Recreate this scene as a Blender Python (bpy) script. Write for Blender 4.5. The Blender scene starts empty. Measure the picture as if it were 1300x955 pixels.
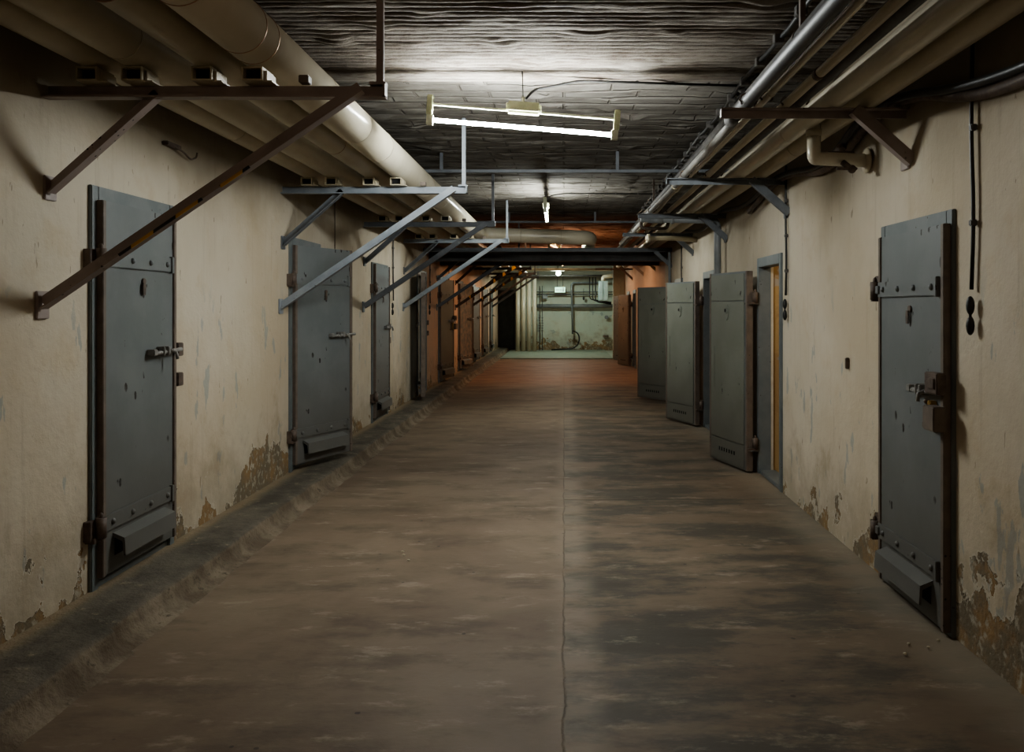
import bpy, bmesh, math, random
from mathutils import Vector, Matrix, noise
random.seed(7)
COL = bpy.context.scene.collection
XL, XR, H, CE = -2.35, 1.80, 1.52, 3.08     # wall planes, eye height, ceiling
YB, YF = -3.0, 30.7
CURB_X, CURB_Z = -2.0, 0.11

# ------------------------------------------------------------------ materials
class N:
    def __init__(s, name):
        s.m = bpy.data.materials.new(name); s.m.use_nodes = True
        s.t = s.m.node_tree; s.b = s.t.nodes['Principled BSDF']
        s.o = s.t.nodes['Material Output']
        s.co = s.t.nodes.new('ShaderNodeTexCoord').outputs['Object']
        s.xyz = None
    def L(s, a, b): s.t.links.new(a, b)
    def mapped(s, scale):
        n = s.t.nodes.new('ShaderNodeMapping'); s.L(s.co, n.inputs[0]); n.inputs['Scale'].default_value = scale
        return n.outputs[0]
    def axis(s, k):
        if s.xyz is None:
            n = s.t.nodes.new('ShaderNodeSeparateXYZ'); s.L(s.co, n.inputs[0]); s.xyz = n
        return s.xyz.outputs[k]
    def noise(s, scale=5, detail=4, rough=.55, sc=None, dist=0):
        n = s.t.nodes.new('ShaderNodeTexNoise'); n.inputs['Scale'].default_value = scale
        n.inputs['Detail'].default_value = detail; n.inputs['Roughness'].default_value = rough
        n.inputs['Distortion'].default_value = dist
        s.L(s.mapped(sc) if sc else s.co, n.inputs['Vector']); return n.outputs['Fac']
    def voro(s, scale=5, sc=None):
        n = s.t.nodes.new('ShaderNodeTexVoronoi'); n.inputs['Scale'].default_value = scale
        s.L(s.mapped(sc) if sc else s.co, n.inputs['Vector']); return n.outputs['Distance']
    def val(s, v, sock):
        if isinstance(v, (int, float)): sock.default_value = v
        elif isinstance(v, tuple): sock.default_value = (*v, 1) if len(v) == 3 else v
        else: s.L(v, sock)
    def math(s, op, a, b=0, clamp=False):
        n = s.t.nodes.new('ShaderNodeMath'); n.operation = op; n.use_clamp = clamp
        s.val(a, n.inputs[0]); s.val(b, n.inputs[1]); return n.outputs[0]
    def step(s, v, lo, hi):
        n = s.t.nodes.new('ShaderNodeMapRange'); n.interpolation_type = 'SMOOTHSTEP'
        s.val(v, n.inputs['Value']); n.inputs['From Min'].default_value = lo; n.inputs['From Max'].default_value = hi
        return n.outputs['Result']
    def mix(s, f, a, b):
        n = s.t.nodes.new('ShaderNodeMix'); n.data_type = 'RGBA'
        s.val(f, n.inputs['Factor']); s.val(a, n.inputs[6]); s.val(b, n.inputs[7]); return n.outputs[2]
    def bump(s, h, strength=.5, dist=.01):
        n = s.t.nodes.new('ShaderNodeBump'); n.inputs['Strength'].default_value = strength
        n.inputs['Distance'].default_value = dist; s.val(h, n.inputs['Height'])
        s.L(n.outputs[0], s.b.inputs['Normal'])
    def fin(s, col, rough=.6, metal=0, spec=None):
        s.val(col, s.b.inputs['Base Color']); s.val(rough, s.b.inputs['Roughness']); s.b.inputs['Metallic'].default_value = metal
        if spec is not None: s.b.inputs['Specular IOR Level'].default_value = spec
        return s.m

def simple(name, c1, c2, rough=.5, metal=0, sc=4, bump=.15, chips=None, chipamt=.1):
    n = N(name); f = n.noise(sc, 5, .6); col = n.mix(n.step(f, .35, .65), c1, c2)
    if chips:
        v = n.voro(26); g = n.noise(3.2, 3, .6)
        m = n.math('MULTIPLY', n.step(v, .17, .12), n.step(g, .60 - chipamt * .5, .64 - chipamt * .5))
        col = n.mix(m, col, chips)
    n.bump(n.noise(60, 3), bump, .004)
    return n.fin(col, rough, metal)

def wall_mat(name, cream, warm, z0, pink=None, cut=14.7):
    n = N(name); z = n.axis(2)
    big = n.noise(.8, 4, .6); mid = n.noise(3.5, 6, .65); fine = n.noise(22, 4, .6)
    col = n.mix(n.step(big, .35, .68), cream, warm)
    col = n.mix(n.math('MULTIPLY', n.step(mid, .52, .72), .32), col, (.50, .39, .24))
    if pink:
        y = n.axis(1); col = n.mix(n.step(n.math('ADD', y, n.math('MULTIPLY', mid, .2)), cut, cut + .15), col, pink)  # peach paint past the cut, with warm lamplight tint put into the colour
    # hairline stains running down
    st = n.noise(5, 5, .7, sc=(1, 3.2, .22)); col = n.mix(n.math('MULTIPLY', n.step(st, .54, .75), .26), col, (.28, .22, .155))
    spk = n.noise(13, 3, .6, sc=(1, 1.5, .5)); col = n.mix(n.math('MULTIPLY', n.step(spk, .70, .73), .5), col, (.17, .12, .075))
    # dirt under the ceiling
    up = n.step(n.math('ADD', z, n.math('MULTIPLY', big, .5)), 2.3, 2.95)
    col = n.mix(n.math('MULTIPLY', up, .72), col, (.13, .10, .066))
    # old blue-grey paint showing
    bl = n.noise(3.1, 5, .55, sc=(1, 2.6, 1.0)); bmk = n.step(bl, .625, .645)
    low = n.step(z, 1.8, 1.3); col = n.mix(n.math('MULTIPLY', n.math('MULTIPLY', bmk, low), .6), col, (.29, .325, .32))
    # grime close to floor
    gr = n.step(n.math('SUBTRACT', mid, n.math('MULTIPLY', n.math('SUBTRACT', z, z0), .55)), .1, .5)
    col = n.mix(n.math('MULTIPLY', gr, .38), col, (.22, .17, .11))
    # fallen plaster
    pk = n.noise(4.2, 7, .62, sc=(1, 1, .9)); pb = n.noise(.9, 2, .5)
    v = n.math('ADD', pk, n.math('MULTIPLY', n.math('SUBTRACT', pb, .5), 1.1))
    v = n.math('SUBTRACT', v, n.math('MULTIPLY', n.math('SUBTRACT', z, z0), .75))
    pm = n.step(v, .405, .418); rim = n.math('MULTIPLY', n.step(v, .375, .405), n.math('SUBTRACT', 1.0, pm))
    pcol = n.mix(n.step(mid, .42, .6), (.30, .20, .105), (.20, .165, .115))
    pcol = n.mix(n.step(fine, .52, .66), pcol, (.40, .36, .28))
    col = n.mix(n.math('MULTIPLY', rim, .55), col, (.62, .58, .48))
    col = n.mix(pm, col, pcol)
    h = n.math('ADD', n.math('MULTIPLY', mid, .7), n.math('MULTIPLY', fine, .12))
    h = n.math('SUBTRACT', h, n.math('MULTIPLY', pm, n.math('ADD', .9, n.math('MULTIPLY', fine, .8))))
    n.bump(h, .75, .02)
    return n.fin(col, .85, 0, .2)

M = {}
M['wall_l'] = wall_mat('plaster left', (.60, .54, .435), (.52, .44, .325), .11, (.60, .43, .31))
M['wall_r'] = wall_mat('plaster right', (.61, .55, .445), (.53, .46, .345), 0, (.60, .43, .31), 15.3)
M['wall_f'] = wall_mat('plaster far', (.60, .62, .52), (.52, .58, .50), .1)
def cell_mat():
    n = N('cell plaster'); z = n.axis(2); mid = n.noise(3.5, 6, .65)
    zz = n.math('ADD', z, n.math('MULTIPLY', mid, .25))
    col = n.mix(n.step(zz, 1.83, 1.85), (.40, .27, .12), (.36, .31, .25))
    col = n.mix(n.step(zz, 1.22, 1.2), col, (.30, .29, .27))
    col = n.mix(n.step(zz, .98, .95), col, (.38, .26, .12))
    col = n.mix(n.step(mid, .52, .6), col, (.34, .22, .10))
    n.bump(mid, .6, .02); return n.fin(col, .85)
M['cell'] = cell_mat()

def floor_mat():
    n = N('worn concrete floor'); x = n.axis(0); y = n.axis(1)
    a = n.noise(.55, 6, .62, dist=.3); b = n.noise(2.2, 8, .68, sc=(.7, 1.5, 1)); c = n.noise(.9, 7, .7, sc=(1, 2.2, 1)); fine = n.noise(38, 4, .65)
    col = n.mix(n.step(a, .35, .65), (.150, .108, .074), (.215, .165, .115))
    col = n.mix(n.math('MULTIPLY', n.step(b, .47, .66), .6), col, (.095, .07, .05))
    right = n.step(n.math('ADD', x, n.math('MULTIPLY', n.math('SUBTRACT', b, .5), .05)), -.01, .01)
    dk = n.math('MULTIPLY', n.math('MULTIPLY', n.step(c, .44, .58), right), .82)
    col = n.mix(n.math('MULTIPLY', right, .18), col, (.15, .12, .085))
    col = n.mix(dk, col, (.066, .060, .047))
    lt = n.noise(3.4, 8, .72, sc=(.8, 1.9, 1)); col = n.mix(n.math('MULTIPLY', n.step(lt, .55, .68), .6), col, (.31, .26, .20))
    # seam down the middle with a paler worn band beside it
    xn = n.math('ADD', x, n.math('MULTIPLY', n.math('SUBTRACT', n.noise(2.5, 5, .7, sc=(0, 1, 1)), .5), .06))
    ax = n.math('ABSOLUTE', xn)
    band = n.math('MULTIPLY', n.step(n.math('ABSOLUTE', n.math('SUBTRACT', x, .05)), .16, .02), n.step(b, .36, .6))
    col = n.mix(n.math('MULTIPLY', band, .5), col, (.33, .28, .22))
    seam = n.math('MULTIPLY', n.step(ax, .006, .001), n.step(b, .35, .55)); col = n.mix(n.math('MULTIPLY', seam, .4), col, (.05, .042, .034))
    # cross joint on the right slab
    jy = n.math('ABSOLUTE', n.math('SUBTRACT', n.math('ADD', y, n.math('MULTIPLY', a, .1)), 6.85))
    jt = n.math('MULTIPLY', n.step(jy, .03, .008), right); col = n.mix(n.math('MULTIPLY', jt, .5), col, (.07, .06, .045))
    spots = n.math('MULTIPLY', n.step(n.voro(7), .09, .06), n.step(b, .5, .55)); col = n.mix(n.math('MULTIPLY', spots, .7), col, (.045, .038, .03))
    # grit beside the walls
    ed = n.step(n.math('ADD', x, n.math('MULTIPLY', b, .5)), 1.72, 2.0); col = n.mix(n.math('MULTIPLY', ed, .6), col, (.27, .235, .18))
    col = n.mix(n.step(y, 15.5, 18.5), col, n.mix(n.step(b, .4, .65), (.25, .145, .085), (.18, .10, .06)))  # warm lamplight painted into the floor colour beyond the girder
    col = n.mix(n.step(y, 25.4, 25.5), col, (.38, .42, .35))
    hh = n.math('SUBTRACT', n.math('ADD', n.math('MULTIPLY', b, .5), n.math('MULTIPLY', fine, .12)), n.math('ADD', n.math('MULTIPLY', seam, .5), n.math('MULTIPLY', jt, .4)))
    n.bump(hh, .5, .02)
    r = n.math('ADD', .50, n.math('MULTIPLY', b, .3))
    return n.fin(col, r, 0, .3)
M['floor'] = floor_mat()

def ceil_mat():
    n = N('ribbed concrete ceiling'); y = n.axis(1)
    a = n.noise(1.6, 5, .65, sc=(1, 2, 1)); st = n.noise(7, 7, .72, sc=(.8, 2.2, 1)); f = n.noise(40, 3, .6)
    col = n.mix(n.step(a, .35, .68), (.165, .140, .115), (.275, .25, .215))
    col = n.mix(n.math('MULTIPLY', n.step(st, .48, .62), .6), col, (.09, .065, .048))
    z = n.axis(2); col = n.mix(n.math('MULTIPLY', n.step(z, CE+.003, CE+.013), .75), col, (.045, .033, .026))  # rib grooves darkened by height, their shade put into the colour
    n.bump(n.math('ADD', n.math('MULTIPLY', st, .8), n.math('MULTIPLY', f, .4)), .7, .014)
    return n.fin(col, .9, 0, .15)
def ceil2_mat():
    n = N('plastered block ceiling'); y = n.axis(1)
    br = n.t.nodes.new('ShaderNodeTexBrick'); mp = n.mapped((1, 1, 1)); n.L(mp, br.inputs['Vector'])
    br.inputs['Scale'].default_value = 1.0; br.inputs['Brick Width'].default_value = .55; br.inputs['Row Height'].default_value = .19
    br.inputs['Mortar Size'].default_value = .012; br.inputs['Mortar Smooth'].default_value = .6; br.offset = .37
    a = n.noise(2.4, 6, .66, sc=(1, 1.6, 1)); st = n.noise(7, 6, .7, sc=(.9, 2, 1))
    dab = n.voro(3.3, sc=(1, 1.4, 1)); dm = n.step(dab, .16, .08)
    col = n.mix(n.step(a, .35, .65), (.13, .118, .10), (.22, .205, .18))
    col = n.mix(n.math('MULTIPLY', n.step(st, .5, .64), .5), col, (.085, .068, .055))
    col = n.mix(n.math('MULTIPLY', br.outputs['Fac'], .35), col, (.09, .075, .06))
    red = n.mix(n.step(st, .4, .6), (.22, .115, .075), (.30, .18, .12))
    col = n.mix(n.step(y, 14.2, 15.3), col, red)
    h = n.math('SUBTRACT', n.math('ADD', n.math('MULTIPLY', a, .8), n.math('MULTIPLY', dm, .5)), n.math('MULTIPLY', br.outputs['Fac'], .7))
    n.bump(h, .9, .03)
    return n.fin(col, .9, 0, .15)
M['ceil'] = ceil_mat(); M['ceil2'] = ceil2_mat()

def curb_mat():
    n = N('curb concrete'); z = n.axis(2); a = n.noise(3, 7, .68); b = n.noise(12, 6, .7)
    top = n.step(z, .085, .105)
    side = n.mix(n.step(a, .4, .62), (.13, .10, .07), (.25, .205, .15))
    side = n.mix(n.step(b, .55, .68), side, (.10, .08, .055))
    tc = n.mix(n.step(a, .35, .65), (.085, .076, .06), (.155, .135, .105))
    tc = n.mix(n.math('MULTIPLY', n.step(b, .6, .7), .6), tc, (.34, .28, .19))
    x = n.axis(0)
    near = n.step(n.math('ADD', x, n.math('MULTIPLY', a, .22)), -2.12, -2.22)
    tc = n.mix(n.math('MULTIPLY', near, .6), tc, (.34, .26, .165))
    n.bump(n.math('ADD', a, n.math('MULTIPLY', b, .6)), .9, .02)
    return n.fin(n.mix(top, side, tc), .85, 0, .2)
M['curb'] = curb_mat()

def door_mat(name, c1, c2, chip=(.028, .024, .02), low=(.11, .10, .085), inner=False):
    n = N(name); z = n.axis(2)
    f = n.noise(2.2, 5, .6); col = n.mix(n.step(f, .35, .65), c1, c2)
    col = n.mix(n.math('MULTIPLY', n.step(n.math('ADD', z, n.math('MULTIPLY', f, .4)), 1.3, .25), .7), col, low)
    v = n.voro(15, sc=(1, 1, .55)); g = n.noise(2.2, 3, .6)
    m = n.math('MULTIPLY', n.step(n.math('ADD', v, n.math('MULTIPLY', n.noise(30, 3), .22)), .34, .30), n.step(g, .62 if inner else .545, .65 if inner else .57)); col = n.mix(m, col, chip)
    g2 = n.noise(6.5, 6, .65, sc=(1, 1, .55)); m2 = n.step(g2, .672, .685); col = n.mix(m2, col, chip)
    n.bump(n.math('SUBTRACT', n.math('MULTIPLY', n.noise(14, 4), .4), n.math('MULTIPLY', m, .7)), .35, .006)
    return n.fin(col, n.math('ADD', .38, n.math('MULTIPLY', f, .2)), 0, .4)
M['door'] = door_mat('blue grey door paint', (.155, .170, .172), (.19, .203, .203), low=(.125, .115, .098))
M['door_in'] = door_mat('olive grey door paint', (.185, .195, .160), (.215, .225, .190), inner=True)
M['door_warm'] = door_mat('dim lit brown door paint', (.16, .12, .09), (.20, .15, .115))  # brown cast of dim and warm light put into the door colour
M['door_worn'] = simple('scraped door paint', (.13, .15, .15), (.30, .24, .19), .6, sc=9, chips=(.03, .025, .02), chipamt=.3)
M['frame'] = simple('grey frame paint', (.135, .155, .16), (.175, .19, .19), .5, sc=5, chips=(.05, .04, .03))
M['edge'] = simple('brown primer edge', (.145, .115, .092), (.19, .15, .12), .6, sc=10, chips=(.03, .022, .018))
M['iron'] = simple('rusty iron', (.10, .075, .06), (.16, .12, .095), .6, .2, sc=18, chips=(.05, .02, .01), chipamt=.3)
M['brown_steel'] = simple('brown grey steel', (.25, .20, .175), (.33, .27, .24), .5, sc=4, chips=(.03, .02, .015))
M['dark_steel'] = simple('dark steel', (.045, .042, .04), (.075, .068, .062), .55, .1, sc=5)
M['grey_steel'] = simple('blue grey steel', (.20, .225, .25), (.28, .305, .33), .45, sc=5, chips=(.06, .05, .04))
M['mid_steel'] = simple('mid grey steel', (.11, .12, .13), (.16, .172, .185), .5, sc=5)
M['pipe'] = simple('cream pipe paint', (.55, .50, .385), (.62, .57, .45), .24, sc=2, bump=.08)
M['pipe_dull'] = simple('dull cream pipe paint', (.42, .36, .25), (.50, .44, .32), .42, sc=2, bump=.1)
M['pipe_dark'] = simple('dark grey pipe', (.06, .056, .053), (.10, .094, .088), .6, 0, sc=8)
M['pipe_grey'] = simple('grey pipe', (.19, .205, .21), (.25, .265, .27), .45, sc=4)
M['pipe_pale'] = simple('pale grey pipe', (.22, .21, .19), (.30, .29, .265), .55, sc=5)
M['band'] = simple('copper clamp band', (.32, .19, .12), (.42, .28, .18), .35, .6, sc=20)
M['seam'] = simple('pipe joint tape', (.44, .39, .28), (.48, .43, .32), .5, sc=20)
M['cable'] = simple('black cable', (.012, .012, .012), (.025, .024, .022), .45, sc=20)
M['clip'] = simple('cable clip plastic', (.06, .055, .05), (.12, .11, .10), .5, sc=30)
M['plastic'] = simple('aged green plastic', (.36, .38, .24), (.44, .45, .30), .45, sc=20)
M['lampbar'] = simple('pale lamp tray', (.48, .50, .38), (.55, .57, .44), .4, sc=20)
M['brass'] = simple('worn brass', (.45, .29, .09), (.55, .38, .14), .4, .6, sc=30)
M['bolt'] = simple('worn grey bolt', (.20, .195, .18), (.30, .29, .27), .5, .2, sc=25, chips=(.08, .05, .03), chipamt=.3)
M['hole'] = simple('hollow shade', (.004, .004, .004), (.008, .007, .006), .9, sc=4)  # near-black for hollows, their inner shade put into the colour
M['cabinet'] = simple('pale cabinet paint', (.36, .45, .44), (.44, .53, .52), .4, sc=4)
M['warm_tint_pipe'] = simple('cream pipe with warm light tint', (.50, .42, .30), (.56, .47, .34), .4, sc=3)  # copy of the cream paint with warm lamplight mixed into its colour
def tape_mat():
    n = N('hazard tape'); w = n.t.nodes.new('ShaderNodeTexWave'); w.inputs['Scale'].default_value = 1.6
    w.bands_direction = 'X'; n.L(n.co, w.inputs['Vector'])
    return n.fin(n.mix(n.step(w.outputs['Fac'], .48, .52), (.015, .014, .012), (.55, .30, .02)), .5)
M['tape'] = tape_mat()
def emis(name, col, st):
    n = N(name); n.b.inputs['Base Color'].default_value = (.8, .8, .8, 1)
    n.b.inputs['Emission Color'].default_value = (*col, 1); n.b.inputs['Emission Strength'].default_value = st
    return n.m
M['tube_cool'] = emis('lit cool tube', (.95, 1.0, .99), 74)
M['tube_mid'] = emis('lit cool tube further on', (.95, 1.0, .96), 44)
M['tube_warm'] = emis('lit warm tube', (1.0, .66, .42), 36)
M['bulb'] = emis('lit greenish bulb', (.80, 1.0, .90), 110)
M['tube_fill'] = emis('lit warm fill tube', (1.0, .76, .58), 9.5)
M['sign_lit'] = emis('lit sign face', (.45, 1.0, .62), .30)
M['sign_green'] = emis('sign green', (.02, .35, .12), .06)

# ------------------------------------------------------------------ mesh helpers
class MB:
    def __init__(s): s.v = []; s.f = []; s.sm = []
    def add(s, vs, fs, smooth=False):
        o = len(s.v); s.v += [tuple(v) for v in vs]; s.f += [tuple(o + i for i in f) for f in fs]; s.sm += [smooth] * len(fs)
    def box(s, a, b, bev=0):
        x0, y0, z0 = [min(p, q) for p, q in zip(a, b)]; x1, y1, z1 = [max(p, q) for p, q in zip(a, b)]
        if bev <= 0:
            vs = [(x0,y0,z0),(x1,y0,z0),(x1,y1,z0),(x0,y1,z0),(x0,y0,z1),(x1,y0,z1),(x1,y1,z1),(x0,y1,z1)]
            s.add(vs, [(0,3,2,1),(4,5,6,7),(0,1,5,4),(1,2,6,5),(2,3,7,6),(3,0,4,7)])
        else:
            bm = bmesh.new(); bmesh.ops.create_cube(bm, size=1)
            for v in bm.verts:
                v.co = Vector(((x0+x1)/2 + v.co.x*(x1-x0), (y0+y1)/2 + v.co.y*(y1-y0), (z0+z1)/2 + v.co.z*(z1-z0)))
            bmesh.ops.bevel(bm, geom=bm.edges[:], offset=min(bev, (x1-x0)*.45, (y1-y0)*.45, (z1-z0)*.45), segments=2, affect='EDGES')
            bm.verts.index_update(); s.add([v.co for v in bm.verts], [[v.index for v in f.verts] for f in bm.faces]); bm.free()
    def prism(s, prof, p0, p1, up=(0, 0, 1), side=None):
        """closed 2D profile (a,b) swept from p0 to p1; a along side, b along up"""
        p0, p1 = Vector(p0), Vector(p1); d = (p1 - p0).normalized(); u = Vector(up)
        sd = d.cross(u).normalized() if side is None else Vector(side); u = sd.cross(d).normalized()
        k = len(prof); vs = [p0 + sd*a + u*b for a, b in prof] + [p1 + sd*a + u*b for a, b in prof]
        fs = [(i, (i+1) % k, k + (i+1) % k, k + i) for i in range(k)] + [tuple(range(k))[::-1], tuple(range(k, 2*k))]
        s.add(vs, fs)
    def tube(s, pts, r, seg=16, caps=True):
        pts = [Vector(p) for p in pts]; rs = r if isinstance(r, (list, tuple)) else [r] * len(pts)
        ts = []
        for i in range(len(pts)):
            a = pts[max(i-1, 0)]; b = pts[min(i+1, len(pts)-1)]; ts.append((b - a).normalized())
        ref = Vector((0, 0, 1)) if abs(ts[0].z) < .9 else Vector((1, 0, 0))
        nrm = (ref - ts[0]*ref.dot(ts[0])).normalized(); vs = []
        for i, p in enumerate(pts):
            nrm = (nrm - ts[i]*nrm.dot(ts[i])).normalized(); bn = ts[i].cross(nrm)
            for k in range(seg):
                a = 2*math.pi*k/seg; vs.append(p + nrm*(math.cos(a)*rs[i]) + bn*(math.sin(a)*rs[i]))
        fs = []
        for i in range(len(pts)-1):
            for k in range(seg):
                a = i*seg + k; b = i*seg + (k+1) % seg; fs.append((a, b, b+seg, a+seg))
        s.add(vs, fs, True)
        if caps:
            o = len(s.v) - len(vs)
            s.f += [tuple(o + k for k in range(seg))[::-1], tuple(o + (len(pts)-1)*seg + k for k in range(seg))]; s.sm += [False, False]
    def ball(s, c, r, seg=12, rings=8):
        c = Vector(c); rr = r if isinstance(r, (tuple, list)) else (r, r, r); vs = []; fs = []
        for i in range(rings+1):
            t = math.pi*i/rings
            for k in range(seg):
                a = 2*math.pi*k/seg; vs.append(c + Vector((rr[0]*math.sin(t)*math.cos(a), rr[1]*math.sin(t)*math.sin(a), rr[2]*math.cos(t))))
        for i in range(rings):
            for k in range(seg):
                a = i*seg+k; b = i*seg+(k+1) % seg; fs.append((a, a+seg, b+seg, b))
        s.add(vs, fs, True)
    def build(s, name, mat, parent=None, loc=None, rot=None):
        me = bpy.data.meshes.new(name); me.from_pydata(s.v, [], s.f); me.validate()
        if len(me.polygons) == len(s.sm): me.polygons.foreach_set('use_smooth', s.sm)
        bm = bmesh.new(); bm.from_mesh(me); bmesh.ops.remove_doubles(bm, verts=bm.verts[:], dist=1e-6)
        bmesh.ops.recalc_face_normals(bm, faces=bm.faces[:]); bm.to_mesh(me); bm.free()
        me.materials.append(M[mat] if isinstance(mat, str) else mat)
        o = bpy.data.objects.new(name, me); COL.objects.link(o)
        if parent: o.parent = parent
        if loc: o.location = loc
        if rot: o.rotation_euler = rot
        return o

def tag(o, label=None, cat=None, group=None, kind=None):
    if label: o['label'] = label
    if cat: o['category'] = cat
    if group: o['group'] = group
    if kind: o['kind'] = kind
    return o
def empty(name, loc=(0, 0, 0), rz=0, label=None, cat=None, group=None, kind=None):
    o = bpy.data.objects.new(name, None); COL.objects.link(o); o.location = loc; o.rotation_euler = (0, 0, rz)
    return tag(o, label, cat, group, kind)
def fillet(pts, r, n=8):
    pts = [Vector(p) for p in pts]; out = [pts[0]]
    for i in range(1, len(pts)-1):
        a, b, c = pts[i-1], pts[i], pts[i+1]; d1 = (a-b).normalized(); d2 = (c-b).normalized()
        rr = min(r, (a-b).length*.49, (c-b).length*.49)
        p, q = b + d1*rr, b + d2*rr
        for k in range(n+1):
            t = k/n; out.append(p*(1-t)**2 + b*2*t*(1-t) + q*t*t)
    out.append(pts[-1]); return out
def Lprof(w, t):   # angle iron profile: a along side, b along up
    return [(0, -w/2), (w, -w/2), (w, -w/2+t), (t, -w/2+t), (t, w/2), (0, w/2)]

# ------------------------------------------------------------------ shell
def wall_with_holes(name, x, out, y0, y1, z1, holes, mat, seg=.5):
    """wall plane at x with reveals going outwards (out=+-1) at each hole (ya, yb, zb, zt)"""
    mb = MB(); ys = sorted(set([y0, y1] + [h[0] for h in holes] + [h[1] for h in holes]))
    for a, b in zip(ys[:-1], ys[1:]):
        hs = [h for h in holes if h[0] <= a + 1e-6 and h[1] >= b - 1e-6]
        spans = [(0, z1)] if not hs else [(0, hs[0][2]), (hs[0][3], z1)]
        for za, zb in spans:
            if zb - za > 1e-4: mb.add([(x, a, za), (x, b, za), (x, b, zb), (x, a, zb)], [(0, 1, 2, 3)])
    for ya, yb, za, zb in holes:
        w = x + out*.12
        mb.add([(x,ya,za),(w,ya,za),(w,ya,zb),(x,ya,zb)], [(0,1,2,3)]); mb.add([(x,yb,za),(w,yb,za),(w,yb,zb),(x,yb,zb)], [(0,1,2,3)])
        mb.add([(x,ya,zb),(w,ya,zb),(w,yb,zb),(x,yb,zb)], [(0,1,2,3)]); mb.add([(x,ya,za),(w,ya,za),(w,yb,za),(x,yb,za)], [(0,1,2,3)])
    # top strip closing the wall thickness
    mb.add([(x,y0,z1),(x+out*.12,y0,z1),(x+out*.12,y1,z1),(x,y1,z1)], [(0,1,2,3)])
    o = mb.build(name, mat); tag(o, kind='structure'); return o

# doors: (side, hinge y, opening length, frame z0, frame height, open angle, faces, label...)
LEFT = [(4.24, .90, 0), (7.32, .92, 22), (10.45, .95, 0), (13.70, .92, 171), (16.0, .92, 10), (19.0, .92, 13), (21.8, .9, 6), (24.4, .9, 5), (27.0, .9, 0)]
RIGHT = [(4.83, .89, 0), (7.93, .87, 165), (11.02, .87, 159), (13.85, .87, 148), (22.25, .87, 163), (24.3, .87, 163)]
holesL = [(y + .06, y + w - .06, CURB_Z, CURB_Z + 1.96) for y, w, a in LEFT]
holesR = [(y - w + .06, y - .06, .03, 1.92) for y, w, a in RIGHT]
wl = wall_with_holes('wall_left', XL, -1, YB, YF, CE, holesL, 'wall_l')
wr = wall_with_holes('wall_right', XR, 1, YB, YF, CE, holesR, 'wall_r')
tag(wl, 'long cream plaster wall on the left, peeling above the curb', 'wall'); tag(wr, 'long cream plaster wall on the right, flaking at the floor', 'wall')
mb = MB()
nx, ny = 60, 160
def fz(x, y): return .006*noise.noise(Vector((x*1.3, y*1.3, 0))) + .003*noise.noise(Vector((x*4, y*4, 3)))
gx = [XL + (XR-XL)*i/nx for i in range(nx+1)]; gy = [YB + (YF-YB)*j/ny for j in range(ny+1)]
mb.add([(x, y, fz(x, y)*(0 if (i in (0, nx)) else 1)) for j, y in enumerate(gy) for i, x in enumerate(gx)],
       [(j*(nx+1)+i, j*(nx+1)+i+1, (j+1)*(nx+1)+i+1, (j+1)*(nx+1)+i) for j in range(ny) for i in range(nx)], True)
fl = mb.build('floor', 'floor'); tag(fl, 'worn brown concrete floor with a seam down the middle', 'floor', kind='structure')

# ceiling: ribbed part (real ribs) then plastered blocks
mb = MB(); Y0, Y1 = 2.6, 5.92; ny = 520; nx = 110
def cz(x, y):
    k = y + .022*noise.noise(Vector((x*1.1, y*2, 5))) + .010*noise.noise(Vector((x*6, y*9, 1)))
    ph = (k/.07) % 1.0
    band = noise.noise(Vector((x*1.6, math.floor(k/.07)*.7, 9)))
    amp = .017*(.7 + .7*band)
    lump = .05*max(0, noise.noise(Vector((x*3.4, y*4.6, 2)))-.24)
    return CE + amp*(abs(ph-.5)*2)**1.6 - lump + .003*noise.noise(Vector((x*14, y*20, 4)))
mb.add([(XL+(XR-XL)*i/nx, Y0+(Y1-Y0)*j/ny, cz(XL+(XR-XL)*i/nx, Y0+(Y1-Y0)*j/ny)) for j in range(ny+1) for i in range(nx+1)],
       [(j*(nx+1)+i, j*(nx+1)+i+1, (j+1)*(nx+1)+i+1, (j+1)*(nx+1)+i) for j in range(ny) for i in range(nx)], True)
mb.add([(XL,YB,CE),(XR,YB,CE),(XR,Y0,CE),(XL,Y0,CE)], [(0,1,2,3)])
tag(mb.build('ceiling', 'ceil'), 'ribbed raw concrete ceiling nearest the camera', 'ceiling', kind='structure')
mb = MB(); nx, ny = 84, 760; Y2 = YF
def cz2(x, y):
    row = math.floor(y/.19); 
    return CE + .02 - .022*noise.noise(Vector((x*1.8 + row*7.3, row*3.1, 0))) - .07*max(0, noise.noise(Vector((x*4.2 + row*3, y*6, 8)))-.27) + .008*((y/.19) % 1.0)
mb.add([(XL+(XR-XL)*i/nx, 5.92+(Y2-5.92)*j/ny, cz2(XL+(XR-XL)*i/nx, 5.92+(Y2-5.92)*j/ny)) for j in range(ny+1) for i in range(nx+1)],
       [(j*(nx+1)+i, j*(nx+1)+i+1, (j+1)*(nx+1)+i+1, (j+1)*(nx+1)+i) for j in range(ny) for i in range(nx)], True)
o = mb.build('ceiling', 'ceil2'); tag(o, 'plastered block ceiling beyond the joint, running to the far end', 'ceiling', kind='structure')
mb = MB(); mb.add([(XL,YB,0),(XR,YB,0),(XR,YB,CE),(XL,YB,CE)], [(0,1,2,3)])
tag(mb.build('wall_back', 'wall_r'), 'plain plaster wall closing the corridor behind the camera', 'wall', kind='structure')
mb = MB(); mb.add([(XL-.3,YF,0),(XR+.3,YF,0),(XR+.3,YF,CE+.05),(XL-.3,YF,CE+.05)], [(0,1,2,3)])
tag(mb.build('wall_far', 'wall_f'), 'pale green plaster wall at the far end of the corridor', 'wall', kind='structure')

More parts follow.
